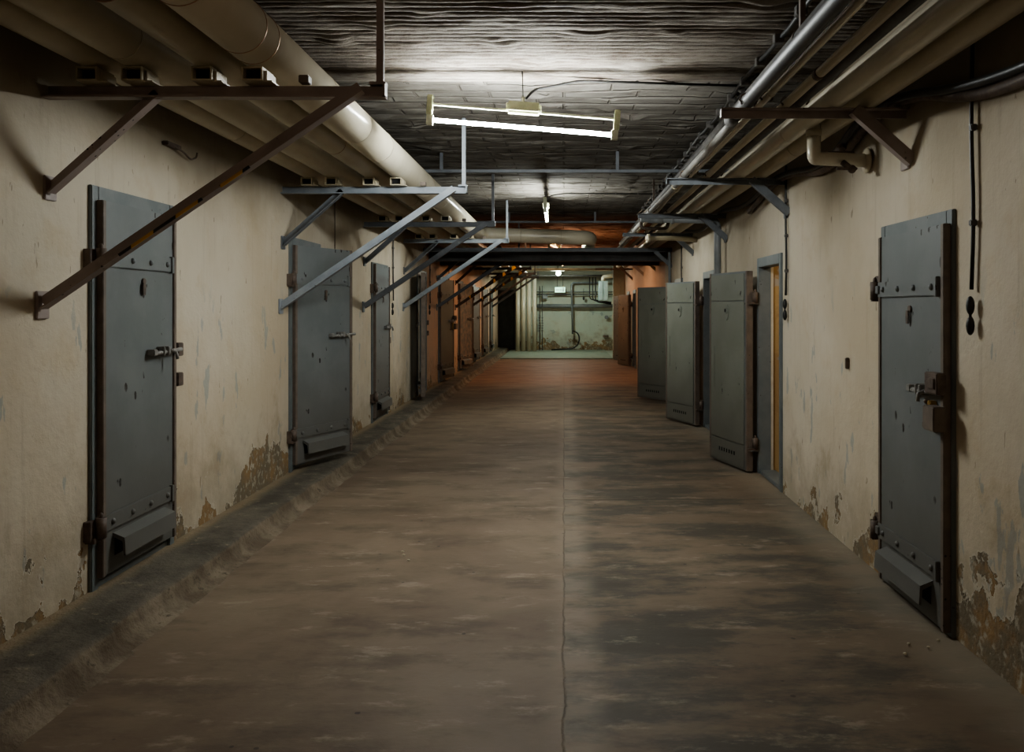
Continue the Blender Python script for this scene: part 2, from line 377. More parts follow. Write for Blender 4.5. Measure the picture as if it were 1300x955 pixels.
# curb along the left wall
mb = MB(); ny = 1500; prof_n = 9
vs = []
for j in range(ny+1):
    y = YB + (YF-YB)*j/ny
    e = CURB_X + .03*noise.noise(Vector((y*.7, 0, 0))) + .018*noise.noise(Vector((y*4, 0, 2))) + (.03 if y < 3.8 else 0)
    c = .03 + .035*max(0, noise.noise(Vector((y*3, 5, 2)))) + .01*noise.noise(Vector((y*9, 5, 2)))
    t = CURB_Z + .004*noise.noise(Vector((y*2, 1, 1)))
    vs += [(XL, y, t+.004), (XL+.12, y, t), (e-.13, y, t), (e-c-.02, y, t-.004), (e-c*.45, y, t-c*.3), (e-.004, y, t-c), (e+.004+.01*noise.noise(Vector((y*8, 2, 2))), y, t*.45), (e+.03+.02*noise.noise(Vector((y*5, 2, 6))), y, .012), (e+.10, y, -.005)]
k = prof_n; mb.add(vs, [(j*k+i, j*k+i+1, (j+1)*k+i+1, (j+1)*k+i) for j in range(ny) for i in range(k-1)], True)
tag(mb.build('trim_1', 'curb'), 'low crumbling concrete curb along the foot of the left wall', 'curb', kind='structure')

# pier narrowing the corridor at the far end, right
mb = MB(); mb.box((1.46, 25.5, 0), (XR, 25.75, CE), .01)
tag(mb.build('wall_pier', 'wall_f'), 'pale narrow pier standing out from the right wall at the far end', 'pier', kind='structure')
mb = MB(); mb.box((CURB_X+.1, 25.45, 0), (1.46, 30.6, .03), .008)
tag(mb.build('trim_2', simple('pale green floor paint', (.22, .26, .21), (.28, .32, .26), .6)), 'pale green raised floor strip before the far wall', 'floor strip', kind='structure')

# cells behind open doors
def cell(x, out, ya, yb, name, label, d=1.8, mat='cell'):
    mb = MB(); xi = x + out*.12; xo = x + out*(.12+d); a, b = ya-.5, yb+.02; z = 2.5
    for q in ([(xi,a,0),(xo,a,0),(xo,a,z),(xi,a,z)], [(xi,b,0),(xo,b,0),(xo,b,z),(xi,b,z)], [(xo,a,0),(xo,b,0),(xo,b,z),(xo,a,z)],
              [(xi,a,0),(xo,a,0),(xo,b,0),(xi,b,0)], [(xi,a,z),(xo,a,z),(xo,b,z),(xi,b,z)],
              [(xi,a,0),(xi,ya,0),(xi,ya,z),(xi,a,z)], [(xi,yb,0),(xi,b,0),(xi,b,z),(xi,yb,z)], [(xi,ya,1.95),(xi,yb,1.95),(xi,yb,z),(xi,ya,z)]):
        mb.add(q, [(0,1,2,3)])
    o = mb.build(name, mat); tag(o, label, 'cell', kind='structure')
for i, (y, w, a) in enumerate(RIGHT):
    if a: cell(XR, 1, y-w+.06, y-.06, 'wall_cell', ['', 'ochre walled cell behind the nearest open doorway on the right', 'cell behind the second open door on the right', 'cell behind the third open door on the right', 'cell behind the fourth open door on the right', 'cell behind the farthest open door on the right'][i])
for i, (y, w, a) in enumerate(LEFT):
    if a: cell(XL, -1, y+.06, y+w-.06, 'wall_cell', {1: 'dark cell behind the ajar second door on the left', 3: 'dark cell behind the folded-back brown door on the left', 4: 'dark cell behind the fifth door on the left', 5: 'dark cell behind the sixth door on the left', 6: 'dark cell behind the seventh door on the left', 7: 'dark cell behind the eighth door on the left'}[i])

# ------------------------------------------------------------------ doors
# local frame: hinge at x=0, leaf runs to -x, +y faces the corridor, z up from leaf bottom
def make_leaf(root, w, h, t, mat, hood=True, fancy=True, matedge='edge', fold=False):
    mb = MB(); mb.box((-w, -t, 0), (0, 0, h), .004); leaf = mb.build('door_leaf', mat, root)
    mb = MB()   # near/brown steel edge rails
    mb.box((-w-.004, -t-.004, 0.0), (-w+.028, .010, h), .003); mb.box((-.026, -t-.004, .0), (.004, .008, h), .003)
    mb.build('edge_rail', matedge, leaf)
    for k, z in enumerate((.265, 1.60)):
        mb = MB(); mb.box((-w+.055, 0, z-.042), (.0, .012, z+.042), .003)
        mb.box((-w+.05, 0, z-.048), (-w+.075, .022, z+.048), .003)
        for q in range(4):
            u = -.08 - q*(w-.2)/3; mb.ball((u, .013, z), (.016, .014, .016), 10, 6)
        mb.box((-.03, .008, z-.022), (.045, .022, z+.022), .003)
        st = mb.build('hinge_strap', mat if not fold else 'door', leaf)
        mb = MB(); mb.tube([(.035, .014, z-.055), (.035, .014, z+.045)], .026, 14); mb.ball((.035, .014, z+.05), (.012, .012, .022), 10, 6)
        mb.box((.03, -.06, z-.064), (.055, .03, z-.048)); mb.build('hinge_barrel', 'iron', leaf)
    if hood:
        mb = MB(); z0, z1 = .085, .20
        u0, u1 = -.10, -w+.13
        vs = [(u0, 0, z1), (u1, 0, z1), (u1, .062, z1-.025), (u0, .062, z1-.025), (u0, .068, z0), (u1, .068, z0), (u0, .062, z0), (u1, .062, z0), (u0, .056, z1-.03), (u1, .056, z1-.03), (u0, 0, z1-.006), (u1, 0, z1-.006)]
        mb.add(vs, [(0,1,2,3), (3,2,5,4), (4,5,7,6), (6,7,9,8), (8,9,11,10)])
        mb.add([(u0,.066,z0),(u0,.06,z1-.025),(u0,0,z1),(u0,0,z1-.02),(u0,.05,z1-.045),(u0,.056,z0)], [(0,1,2,3,4,5)])
        mb.add([(u1,.066,z0),(u1,.06,z1-.025),(u1,0,z1),(u1,0,z1-.02),(u1,.05,z1-.045),(u1,.056,z0)], [(0,1,2,3,4,5)])
        mb.build('vent_hood', mat, leaf)
        mb = MB(); mb.box((u0-.02, .0, z0-.005), (u1+.02, .0015, z1-.02)); mb.build('vent_slot', 'hole', leaf)
    # spy hole with swivelled cover
    mb = MB(); mb.tube([(-w*.52, 0, 1.495), (-w*.52, .010, 1.495)], .017, 14)
    mb.prism([(-.012, -.055), (.012, -.055), (.016, -.02), (.012, .012), (-.012, .012), (-.016, -.02)], (-w*.52+.012, .010, 1.475), (-w*.52+.012, .016, 1.475), up=(0,0,1))
    mb.build('spy_hole_cover', 'iron', leaf)
    # bolt
    mb = MB(); z = 1.105
    mb.tube([(-w+.34, .03, z-.012), (-w-.01, .034, z)], .012, 10); mb.box((-w+.30, .0, z-.02), (-w+.345, .045, z+.014), .004)
    mb.box((-w+.16, 0, z-.025), (-w+.185, .052, z+.025), .004); mb.box((-w+.235, 0, z-.025), (-w+.215, .048, z+.025), .004)
    mb.tube([(-w+.14, .034, z), (-w+.13, .07, z-.012), (-w+.125, .075, z-.05)], .009, 8)
    mb.build('sliding_bolt', 'bolt', leaf)
    if fancy:
        mb = MB(); mb.box((-w-.035, .008, 1.10), (-w+.10, .055, 1.20), .005); mb.box((-w-.02, .05, 1.125), (-w+.05, .064, 1.175), .004)
        mb.build('bolt_keeper', 'iron', leaf)
        mb = MB(); mb.box((-w-.035, .008, .93), (-w+.085, .07, 1.045), .005); mb.build('lock_box', 'edge', leaf)
        mb = MB(); mb.box((-w+.085, 0, .925), (-w+.125, .03, 1.06), .003); mb.tube([(-w+.104, .03, .99), (-w+.104, .036, .99)], .008, 10); mb.build('keyhole_plate', 'brass', leaf)
        mb = MB(); mb.box((-w+.16, 0, .925), (-w+.185, .012, 1.06), .003); mb.ball((-w+.17, .014, .94), .016); mb.ball((-w+.175, .014, 1.05), .012); mb.box((-w+.15, .0, .92), (-w+.235, .008, .945)); mb.build('broken_latch', 'iron', leaf)
    return leaf
def inner_face(leaf, w, h, t, mat):
    y = -t
    mb = MB(); mb.box((-w+.045, y-.010, .235), (-.045, y, 1.56), .003); mb.box((-w+.045, y-.010, .02), (-.045, y, .228), .003); mb.box((-w+.045, y-.010, 1.568), (-.045, y, h-.02), .003)
    mb.build('inner_panel', mat, leaf)
    mb = MB()
    for q in range(7):
        u = -w*.5 + .16 - q*.053; mb.prism([(-.010, -.017), (.010, -.017), (.010, .017), (-.010, .017)], (u, y-.0105, .13), (u, y-.0125, .13))
    mb.build('vent_holes', 'hole', leaf)
    mb = MB(); cx = -w*.5
    prof = [(.062*math.sin(a)*(1 if math.cos(a) > 0 else .8), .062*math.cos(a)*(1 if math.cos(a) > 0 else 1.45)) for a in [2*math.pi*i/20 for i in range(20)]]
    mb.prism(prof, (cx, y-.010, 1.47), (cx, y-.018, 1.47)); mb.tube([(cx, y-.018, 1.475), (cx, y-.026, 1.475)], .032, 18)
    mb.build('spy_hole_plate', mat, leaf)
    mb = MB(); mb.tube([(cx, y-.0262, 1.475), (cx, y-.0275, 1.475)], .019, 16); mb.build('spy_hole', 'hole', leaf)
    mb = MB()  # lock inspection plate
    mb.box((-w+.055, y-.014, .72), (-w+.13, y-.010, 1.12), .002); mb.build('lock_cover', mat, leaf)
def make_door(name, side, yh, w, ang, label, mat='door', inmat='door_in', fancy=False, hood=True, zb=None, leafz=None, catches=True, fh=None, fmat='frame', lw=None, lh=1.89):
    rz = -math.pi/2 if side < 0 else math.pi/2
    x = XL if side < 0 else XR; z0 = CURB_Z if side < 0 else 0.0
    root = empty(name, (x, yh, z0), rz, label, 'door', None, 'structure')
    fh = fh or (2.02 if side < 0 else 1.975)
    mb = MB(); fw = .062; d = .018
    mb.box((0, -.10, 0), (-fw, d, fh), .004); mb.box((-w+fw, -.10, 0), (-w, d, fh), .004); mb.box((-fw+.0, -.10, fh-.085), (-w+fw, d, fh), .004); mb.box((-fw, -.14, 0), (-w+fw, .004, .035), .004)
    mb.build('door_frame', fmat, root)
    lw = lw or w-.10; t = .05
    yp = .042 if ang < 60 else .075
    leaf = make_leaf(root, lw, lh, t, mat, hood, fancy, fold=ang > 90)
    if ang > 60: inner_face(leaf, lw, lh, t, inmat); 
    leaf.location = (-.05, yp, leafz if leafz is not None else (.06 if side < 0 else .02)); leaf.rotation_euler = (0, 0, -math.radians(ang))
    if ang < 60:
        mb = MB(); 
        for z in (.32, 1.66): mb.box((-.02, 0, z-.07+(.0)), (.035, .05, z-.045), .003); mb.box((-.01, -.01, z-.06), (.045, .035, z+.04), .003)
        mb.build('hinge_hook', 'iron', root)
    else:
        mb = MB()
        for z in (.27, 1.62): mb.box((-.06, .015, z-.07), (.03, .09, z-.05), .003); mb.tube([(-.012, .088, z-.06), (-.012, .088, z+.05)], .024, 12)
        mb.build('hinge_hook', 'pipe_grey', root)
    if catches:
        mb = MB()
        for z in (1.16, .98): mb.box((-w-.005, 0, z-.04), (-w-.075, .04, z+.04), .004); 
        mb.build('wall_catch', 'iron', root)
    return root
PINK = 'door_warm'
make_door('door_1', -1, *LEFT[0], 'closed blue grey steel cell door nearest on the left, half behind the brown brace', fancy=False)
make_door('door_2', -1, *LEFT[1], 'blue grey steel cell door on the left standing ajar below the second bracket', lw=.80)
make_door('door_3', -1, *LEFT[2], 'narrow-looking scuffed grey cell door, third on the left wall', mat='door', fh=1.97)
make_door('door_4', -1, *LEFT[3], 'left doorway whose brown leaf is folded right back against the wall', inmat='door_warm', lw=.78)
make_door('door_5', -1, *LEFT[4], 'grey cell door slightly open where the left wall turns peach', mat='door_in', fancy=True)
make_door('door_6', -1, *LEFT[5], 'scraped rusty cell door ajar, sixth along the left wall', mat='door_worn')
make_door('door_7', -1, *LEFT[6], 'distant grey cell door ajar, seventh along the left wall', mat='door')
make_door('door_8', -1, *LEFT[7], 'distant dark cell door, eighth along the left wall', mat='door_warm')
make_door('door_9', -1, *LEFT[8], 'farthest grey cell door on the left wall, by the far room', mat='door')
make_door('door_10', 1, *RIGHT[0], 'closed blue grey steel cell door with brown locks, nearest on the right', fancy=True, catches=False, lw=.82)
make_door('door_11', 1, *RIGHT[1], 'olive grey cell door folded back beside the ochre doorway on the right', lw=.80, lh=1.84, catches=False)
make_door('door_12', 1, *RIGHT[2], 'second folded back olive cell door on the right, scuffed near its top', lw=.80, lh=1.84, catches=False)
make_door('door_13', 1, *RIGHT[3], 'third folded back cell door on the right, grey green and farthest out', lw=.83, lh=1.84, catches=False)
make_door('door_14', 1, *RIGHT[4], 'brown looking open cell door far down the right wall', inmat='door_warm', lw=.80, lh=1.84, catches=False)
make_door('door_15', 1, *RIGHT[5], 'farthest open brown cell door on the right, against the pier', inmat='door_warm', lw=.80, lh=1.84, catches=False)

# ------------------------------------------------------------------ pipe brackets
def left_bracket(y, mats, label, tape=False, name='pipe_bracket'):
    root = empty(name, (XL, y, 1.52), 0, label, 'bracket', 'long-braced steel brackets carrying the left pipes')
    mb_, mlong, mshort, mh = mats
    mb = MB(); mb.prism(Lprof(.062, .008), (0, 0, .98), (1.545, 0, .98), up=(0,0,1), side=(0, -1, 0)); mb.box((1.535, -.062, .948), (1.545, .0, 1.01)); mb.build('crossbar', mb_, root)
    mb = MB(); mb.prism(Lprof(.062, .008), (.02, -.070, .02), (1.44, -.070, .985), side=(0, -1, 0)); mb.build('long_brace', mlong, root)
    mb = MB(); mb.prism(Lprof(.058, .008), (.01, .0, .54), (.50, .0, .975), side=(0, -1, 0)); mb.build('short_brace', mshort, root)
    mb = MB(); mb.box((0, -.11, -.05), (.014, -.02, .075), .003); mb.build('wall_plate', mlong, root)
    mb = MB(); mb.box((0, -.05, .49), (.012, .04, .60), .003); mb.build('wall_plate', mshort, root)
    mb = MB(); mb.box((1.50, -.035, 1.01), (1.532, -.003, CE-1.52+.02), .003); mb.box((1.47, -.045, 1.01), (1.545, .005, 1.022)); mb.build('hanger_post', mh, root)
    mb = MB(); mb.box((1.16, -.075, 1.011), (1.205, -.02, 1.045), .003); mb.build('stop_block', 'edge', root)
    if tape:
        d = Vector((1.42, 0, .965)).normalized()
        segs = [(.35, .72), (.80, .93)] if tape == 1 else [(.3, .42), (.52, .64), (.74, .86), (.95, 1.07), (1.17, 1.29)]
        for a, b in segs:
            p0 = Vector((.02, -.1025, .02)) + d*a*1.2 + Vector((.0195, 0, -.0235))*(1 if tape == 1 else .0); p1 = Vector((.02, -.1025, .02)) + d*b*1.2 + Vector((.0195, 0, -.0235))*(1 if tape == 1 else .0)
            mb = MB(); hw = .006 if tape == 1 else .033
            mb.prism([(.033 if tape == 2 else .025, -hw), (.034 if tape == 2 else .034, -hw), (.034, hw), (.033 if tape == 2 else .025, hw)], p0, p1, side=(0, -1, 0)); mb.build('hazard_tape', 'tape', root)
    return root
BR = ['brown_steel']*4; GR = ['grey_steel', 'grey_steel', 'mid_steel', 'grey_steel']
LB = [(3.92, BR, 'nearest brown steel pipe bracket on the left with a long brace to the wall', 1),
      (7.17, GR, 'blue grey bracket with post beside the lit tube, second on the left', 0),
      (10.1, ['mid_steel']*4, 'dark grey left bracket, third from the camera, below the ceiling rail', 0),
      (12.6, GR, 'blue grey left bracket just before the big pipe turns across', 0),
      (15.9, ['mid_steel']*4, 'first left pipe bracket beyond the girder, in warm light', 0),
      (18.6, ['dark_steel']*4, 'dark left bracket beyond the girder with striped hazard tape', 2),
      (21.4, ['dark_steel']*4, 'second taped dark bracket beyond the girder on the left', 2),
      (24.6, ['dark_steel']*4, 'dark left bracket by the eighth door, without tape', 0),
      (27.6, ['mid_steel']*4, 'farthest left pipe bracket in the greenish end room', 0)]
for y, m, l, t in LB: left_bracket(y, m, l, t)
def right_bracket(y, mat, label):
    root = empty('pipe_bracket', (XR, y, 2.28), 0, label, 'bracket', 'short-braced steel brackets carrying the right pipes')
    mb = MB(); mb.prism(Lprof(.048, .007), (.01, 0, .26), (-.98, 0, .26), side=(0, -1, 0)); mb.box((-.98, -.048, .236), (-.972, 0, .284)); mb.build('crossbar', mat, root)
    mb = MB(); mb.prism([(0, -.03), (.05, -.03), (.05, .03), (0, .03)], (.0, -.055, .0), (-.30, -.055, .265), side=(0, -1, 0)); mb.build('short_brace', mat, root)
    mb = MB(); mb.box((-.014, -.06, -.035), (.0, .04, .05), .003); mb.build('wall_plate', mat, root)
    return root
RB = [(4.52, 'brown_steel', 'nearest brown bracket on the right wall above the elbow pipe'),
      (6.95, 'mid_steel', 'second right-hand bracket, grey, with its brace over the ochre doorway'),
      (9.55, 'mid_steel', 'third right-hand bracket, beside the grey crossing pipe'),
      (12.0, 'mid_steel', 'fourth right-hand bracket, over the third open door'),
      (17.0, 'pipe_dull', 'pale bracket on the right just beyond the girder'),
      (19.5, 'brown_steel', 'brown bracket on the right in the warm-lit stretch'),
      (22.6, 'brown_steel', 'farthest right-hand bracket near the brown open doors')]
for y, m, l in RB: right_bracket(y, m, l)

# small fixing legs
# pipe shoes: open box sections under each left pipe at each bracket
def shoe(x, y, s, label, first=None):
    if first:
        c = first.copy(); COL.objects.link(c); c.location = (x, y, 2.531)
        for ch in first.children:
            d = ch.copy(); COL.objects.link(d); d.parent = c
        tag(c, label); return c
    root = empty('pipe_shoe', (x, y, 2.531), 0, label, 'pipe support', 'open box supports between brackets and left pipes')
    mb = MB(); w, h, t = .046, .062, .007
    ring = [(-w, 0), (w, 0), (w, h), (-w, h)]; inn = [(-w+t, t), (w-t, t), (w-t, h-t), (-w+t, h-t)]
    vs = []; ys = (-.10, .05)
    for yy in ys: vs += [(a, yy, b) for a, b in ring] + [(a, yy, b) for a, b in inn]
    fs = []
    for i in range(4):
        j = (i+1) % 4; fs += [(i, j, 4+j, 4+i), (8+i, 12+i, 12+j, 8+j), (i, 8+i, 8+j, j), (4+i, 4+j, 12+j, 12+i)]
    mb.add(vs, fs); mb.build('box_section', 'pipe_dull', root)
    mb = MB(); mb.box((-w+t, -.06, t), (w-t, .049, h-t)); mb.build('box_shade', 'hole', root)  # dark plug standing in for the shade inside the open box
    mb = MB(); mb.box((w+.002, -.075, 0), (w+.012, .045, .05), .002); mb.box((w, -.075, -.0), (w+.035, .045, .006)); mb.build('shoe_bracket', 'pipe_dull', root)
    return root
PX = [(-1.37, .117, 2.712), (-1.61, .085, 2.680), (-1.92, .10, 2.694), (-2.12, .085, 2.680)]
pn = ['big cream pipe', 'second pipe', 'third pipe', 'wall-side pipe']; bn = ['nearest bracket', 'second bracket', 'third bracket', 'fourth bracket']
f0 = None
for bi, yb in enumerate((3.92, 7.17, 10.1, 12.6)):
    for pi, (x, r, z) in enumerate(PX):
        x2 = x - (.015 if pi == 0 else -.0)
        lab = 'open box pipe shoe under the %s on the %s' % (pn[pi], bn[bi])
        o = shoe(x2, yb-.01, 1, lab, f0)
        if not f0: f0 = o

def long_pipe(name, x, z, y0, y1, r, mat, label, seg=28, step=.5, joints=(), sag=0, jmat='seam', extra=None, hangers=()):
    y0 = max(y0, YB+.02)
    pts = []; n = max(2, int((y1-y0)/step))
    for i in range(n+1):
        y = y0 + (y1-y0)*i/n; pts.append((x + sag*noise.noise(Vector((y*.5, x*9, 0))), y, z + sag*noise.noise(Vector((y*.5, x*9, 7)))))
    if extra: pts = pts + extra
    root = MB(); root.tube(pts, r, seg); o = root.build(name, mat); tag(o, label, 'pipe')
    for j, (yj, rr, l) in enumerate(joints):
        mb = MB(); sx = x + sag*noise.noise(Vector((yj*.5, x*9, 0))); sz = z + sag*noise.noise(Vector((yj*.5, x*9, 7)))
        mb.tube([(sx, yj, sz), (sx, yj+l, sz)], r+rr, seg); mb.build('pipe_joint', jmat, o)
    for yj in hangers:
        mb = MB(); mb.box((x-.012, yj, z+r-.004), (x+.012, yj+.03, CE+.01)); mb.tube([(x, yj, z), (x, yj+.03, z)], r+.004, 16); mb.build('pipe_hanger', 'iron', o)
    if x > .9 and r < .04:
        for yj in (4.52, 6.95, 9.55, 12.0):
            if y0 < yj < y1:
                sx = x + sag*noise.noise(Vector((yj*.5, x*9, 0))); sz = z + sag*noise.noise(Vector((yj*.5, x*9, 7)))
                mb = MB(); mb.tube([(sx+(r+.008)*math.cos(a), yj-.03-.03*(abs(a-math.pi/2) > 1.6), sz+(r+.008)*math.sin(a)) for a in [-.9+k*.33 for k in range(15)]], .005, 8); mb.build('pipe_clip', 'iron', o)
    return o
# big pipe A with elbow and crossing
pA = fillet([(-1.37, YB+.02, 2.712), (-1.37, 13.9, 2.712), (.42, 13.9, 2.655), (.47, 17.5, 2.65)], .26, 10)
pA = [Vector(p) for p in pA]
mb = MB(); mb.tube(pA, .117, 36); A = mb.build('pipe', 'pipe'); tag(A, 'biggest glossy cream pipe on the left, turning across the corridor before the girder', 'pipe')
for yj, rr, l, m in ((3.05, .003, .006, 'band'), (3.62, .0025, .004, 'band'), (3.78, .0025, .004, 'band'), (4.75, .002, .004, 'seam'), (5.6, .002, .004, 'seam'), (6.3, .003, .012, 'seam'), (8.3, .002, .004, 'seam'), (9.3, .002, .004, 'seam')):
    mb = MB(); mb.tube([(-1.37, yj, 2.712), (-1.37, yj+l, 2.712)], .117+rr, 36); mb.build('pipe_band', m, A)
for xj in (-.7, -.05):
    z = 2.712 - .057*(xj+1.37)/1.79
    mb = MB(); mb.tube([(xj, 13.9, z), (xj+.012, 13.9, z)], .12, 28); mb.build('pipe_band', 'seam', A)
long_pipe('pipe', -1.61, 2.680, YB, 24, .085, 'pipe_dull', 'cream pipe second from the corridor side on the left brackets', joints=((3.0, .006, .01), (6.0, .002, .01), (9, .002, .01)), jmat='band')
long_pipe('pipe', -1.92, 2.694, YB, 27.5, .10, 'pipe_dull', 'thick dull cream pipe, third out on the left brackets', joints=((3.7, .002, .01), (8, .002, .01)))
long_pipe('pipe', -2.12, 2.680, YB, 27.5, .085, 'pipe_dull', 'dull cream pipe closest to the left wall', joints=((5.5, .002, .01),))
for k, (xx, zz) in enumerate(((-1.15, 2.60), (-1.3, 2.64))):
    long_pipe('pipe', xx, zz-.02, 15.2, 27.3, .045, 'warm_tint_pipe', ['thin cream pipe on the ends of the left brackets beyond the girder', 'thin cream pipe second in on the left brackets beyond the girder'][k], 16)
# right pipes
B0 = 2.564
long_pipe('pipe', .972, B0+.028, 4.95, 21.5, .027, 'pipe_pale', 'outermost grey pipe on the right brackets', 20, .4, joints=((7.5, .004, .05),), sag=.012)
long_pipe('pipe', .958, B0+.037, YB, 4.95, .034, 'dark_steel', 'thick dark pipe at top right, first on the brackets', 24, .5, joints=((4.78, .006, .17),), jmat='pipe_dark', sag=.004)
long_pipe('pipe', 1.052, B0+.055, YB, 16.5, .021, 'pipe', 'thin cream pipe second out on the right brackets', 16, .35, joints=((4.35, .002, .02), (7.9, .005, .12)), sag=.010)
long_pipe('pipe', 1.165, B0+.026, YB, 16.5, .024, 'pipe_dull', 'thin dull cream pipe third on the right brackets', 16, .35, sag=.008, joints=((3.9, .004, .05),), jmat='iron')
long_pipe('pipe', 1.10, B0+.20, YB, 16.5, .045, 'pipe_dark', 'dark pipe high up between the thin right-hand pipes and ceiling', 16, .5, hangers=(3.95, 10.5))
long_pipe('pipe', 1.232, B0+.045, YB, 14.5, .034, 'pipe_dark', 'dark pipe lying between the thin and the thick cream pipes on the right', 20, .5)
long_pipe('pipe', 1.425, B0+.066, YB, 22.5, .065, 'pipe', 'thick cream pipe on the right brackets, corridor side', 28, .5, joints=((5.4, .002, .008),))
long_pipe('pipe', 1.600, B0+.066, YB, 22.5, .065, 'pipe_dull', 'thick cream pipe on the right brackets, wall side', 28, .5, joints=((5.9, .002, .008),))

# elbow drain into the right wall below the first bracket
mb = MB(); mb.tube(fillet([(1.47, 5.05, 2.60), (1.47, 5.05, 2.42), (1.475, 5.05, 2.40), (1.80, 5.05, 2.385)], .07, 8), .04, 20)
E = mb.build('elbow_pipe', 'pipe'); tag(E, 'short cream elbow pipe bending into the right wall below the nearest bracket', 'pipe')
mb = MB(); mb.tube([(1.47, 5.05, 2.53), (1.47, 5.05, 2.57)], .045, 20); mb.build('pipe_collar', 'pipe_dull', E)
mb = MB(); mb.ball((1.78, 5.05, 2.385), (.02, .075, .075)); mb.build('wall_rosette', 'pipe_dull', E)
mb = MB(); mb.tube([(1.62, 5.0, 2.37), (1.66, 4.98, 2.33)], .018, 10); mb.ball((1.67, 4.98, 2.325), .025); mb.box((1.58, 4.97, 2.32), (1.70, 4.99, 2.335), .003)
V = mb.build('drain_valve', 'iron'); tag(V, 'small rusty valve under the cream elbow pipe', 'valve')
mb = MB(); mb.tube([(1.66, 5.25, 2.47), (1.70, 5.2, 2.50)], .02, 10); mb.ball((1.68, 5.22, 2.49), .03); mb.box((1.60, 5.2, 2.455), (1.76, 5.22, 2.47), .003)
V = mb.build('drain_valve', 'iron'); tag(V, 'small dark valve above the cream elbow pipe, behind the brace', 'valve')

# grey pipe crossing and going down the right wall
mb = MB(); mb.tube(fillet([(.86, 9.62, 2.52), (1.72, 9.62, 2.50), (1.72, 9.62, 0)], .09, 8), .04, 20)
G = mb.build('down_pipe', 'pipe_grey'); tag(G, 'grey pipe running along the third right bracket and down the wall', 'pipe')
for a, b, r in (((.98, 9.62, 2.517), (1.10, 9.62, 2.514), .048), ((1.20, 9.62, 2.512), (1.23, 9.62, 2.511), .052)):
    mb = MB(); mb.tube([a, b], r, 20); mb.build('pipe_collar', 'pipe_grey' if r < .054 else 'pipe_dark', G)
mb = MB(); mb.tube([(1.72, 9.62, 1.5), (1.72, 9.62, 1.53)], .047, 20); mb.build('pipe_collar', 'pipe_grey', G)
mb = MB(); mb.tube([(1.76, 14.3, 0), (1.76, 14.3, 2.5)], .025, 12); tag(mb.build('down_pipe', 'pipe_grey'), 'slim grey vertical pipe on the right wall beside the girder end', 'pipe')
# tangled stub pipes at the fourth right bracket
mb = MB(); mb.tube(fillet([(1.1, 11.6, 2.46), (1.5, 11.6, 2.46), (1.8, 11.6, 2.44)], .05), .032, 14); o = mb.build('branch_pipe', 'pipe_dull'); tag(o, 'short cream branch pipe crossing below the right pipes near the fourth bracket', 'pipe')
mb = MB(); mb.tube([(1.12, 11.6, 2.46), (1.16, 11.6, 2.46)], .06, 16); mb.build('flange', 'pipe', o)
mb = MB(); mb.tube(fillet([(.95, 10.6, 2.62), (.95, 10.6, 2.50), (1.28, 10.6, 2.50), (1.28, 10.6, 2.60)], .05), .02, 12); tag(mb.build('branch_pipe', 'iron'), 'thin rusty looped pipe beneath the right pipes past the third bracket', 'pipe')

# ------------------------------------------------------------------ girder and rails
mb = MB()
prof = [(-.09, 0), (.09, 0), (.09, .014), (.006, .02), (.006, .166), (.09, .172), (.09, .186), (-.09, .186), (-.09, .172), (-.006, .166), (-.006, .02), (-.09, .014)]
mb.prism(prof, (XL, 14.95, 2.33), (XR, 14.95, 2.33), side=(0, -1, 0))
tag(mb.build('steel_girder', 'dark_steel'), 'dark steel girder spanning the corridor below the crossing pipe', 'girder')
mb = MB(); mb.prism(Lprof(.07, .008), (XL, 14.35, 2.49), (XR, 14.35, 2.49), side=(0, -1, 0))
G2 = mb.build('cross_rail', 'mid_steel'); tag(G2, 'blue grey steel rail spanning the corridor in front of the dark girder', 'rail')
mb = MB(); mb.prism([(0, -.03), (.04, -.03), (.04, .03), (0, .03)], (XR, 14.33, 2.20), (1.52, 14.33, 2.46), side=(0, -1, 0)); mb.build('brace', 'mid_steel', G2)
for i in range(5):
    mb = MB(); z = 2.235+.0*i; y = 15.3 + i*.35
for i, (z, y, r) in enumerate(((2.40, 15.5, .035), (2.46, 15.62, .03), (2.36, 16.3, .04))):
    mb = MB(); mb.tube([(XL, y, z), (XR, y, z)], r, 12); tag(mb.build('cross_pipe', 'pipe_dark'), ['thin dark pipe crossing right behind the girder', 'upper thin dark pipe crossing behind the girder', 'thicker dark pipe crossing behind the girder, last of three'][i], 'pipe')
def ceil_rail(y, z, x0, x1, posts, label, mat='mid_steel'):
    mb = MB(); mb.prism(Lprof(.035, .006), (x0, y, z), (x1, y, z), side=(0, -1, 0)); o = mb.build('ceiling_rail', mat); tag(o, label, 'rail')
    for px in posts:
        mb = MB(); mb.box((px-.016, y-.02, z+.01), (px+.016, y-.002, CE+.03)); mb.build('rail_hanger', mat, o)
    mb = MB(); mb.box((x1-.28, y-.02, z-.09), (x1-.26, y-.002, z)); mb.build('rail_stub', mat, o)
ceil_rail(8.7, 2.905, XL, 1.72, (-1.24, .54), 'thin grey rail hung below the ceiling beyond the nearest lamp')
ceil_rail(14.1, 2.93, XL, XR, (.51, -.9), 'thin dark rail hung below the ceiling above the crossing pipe')

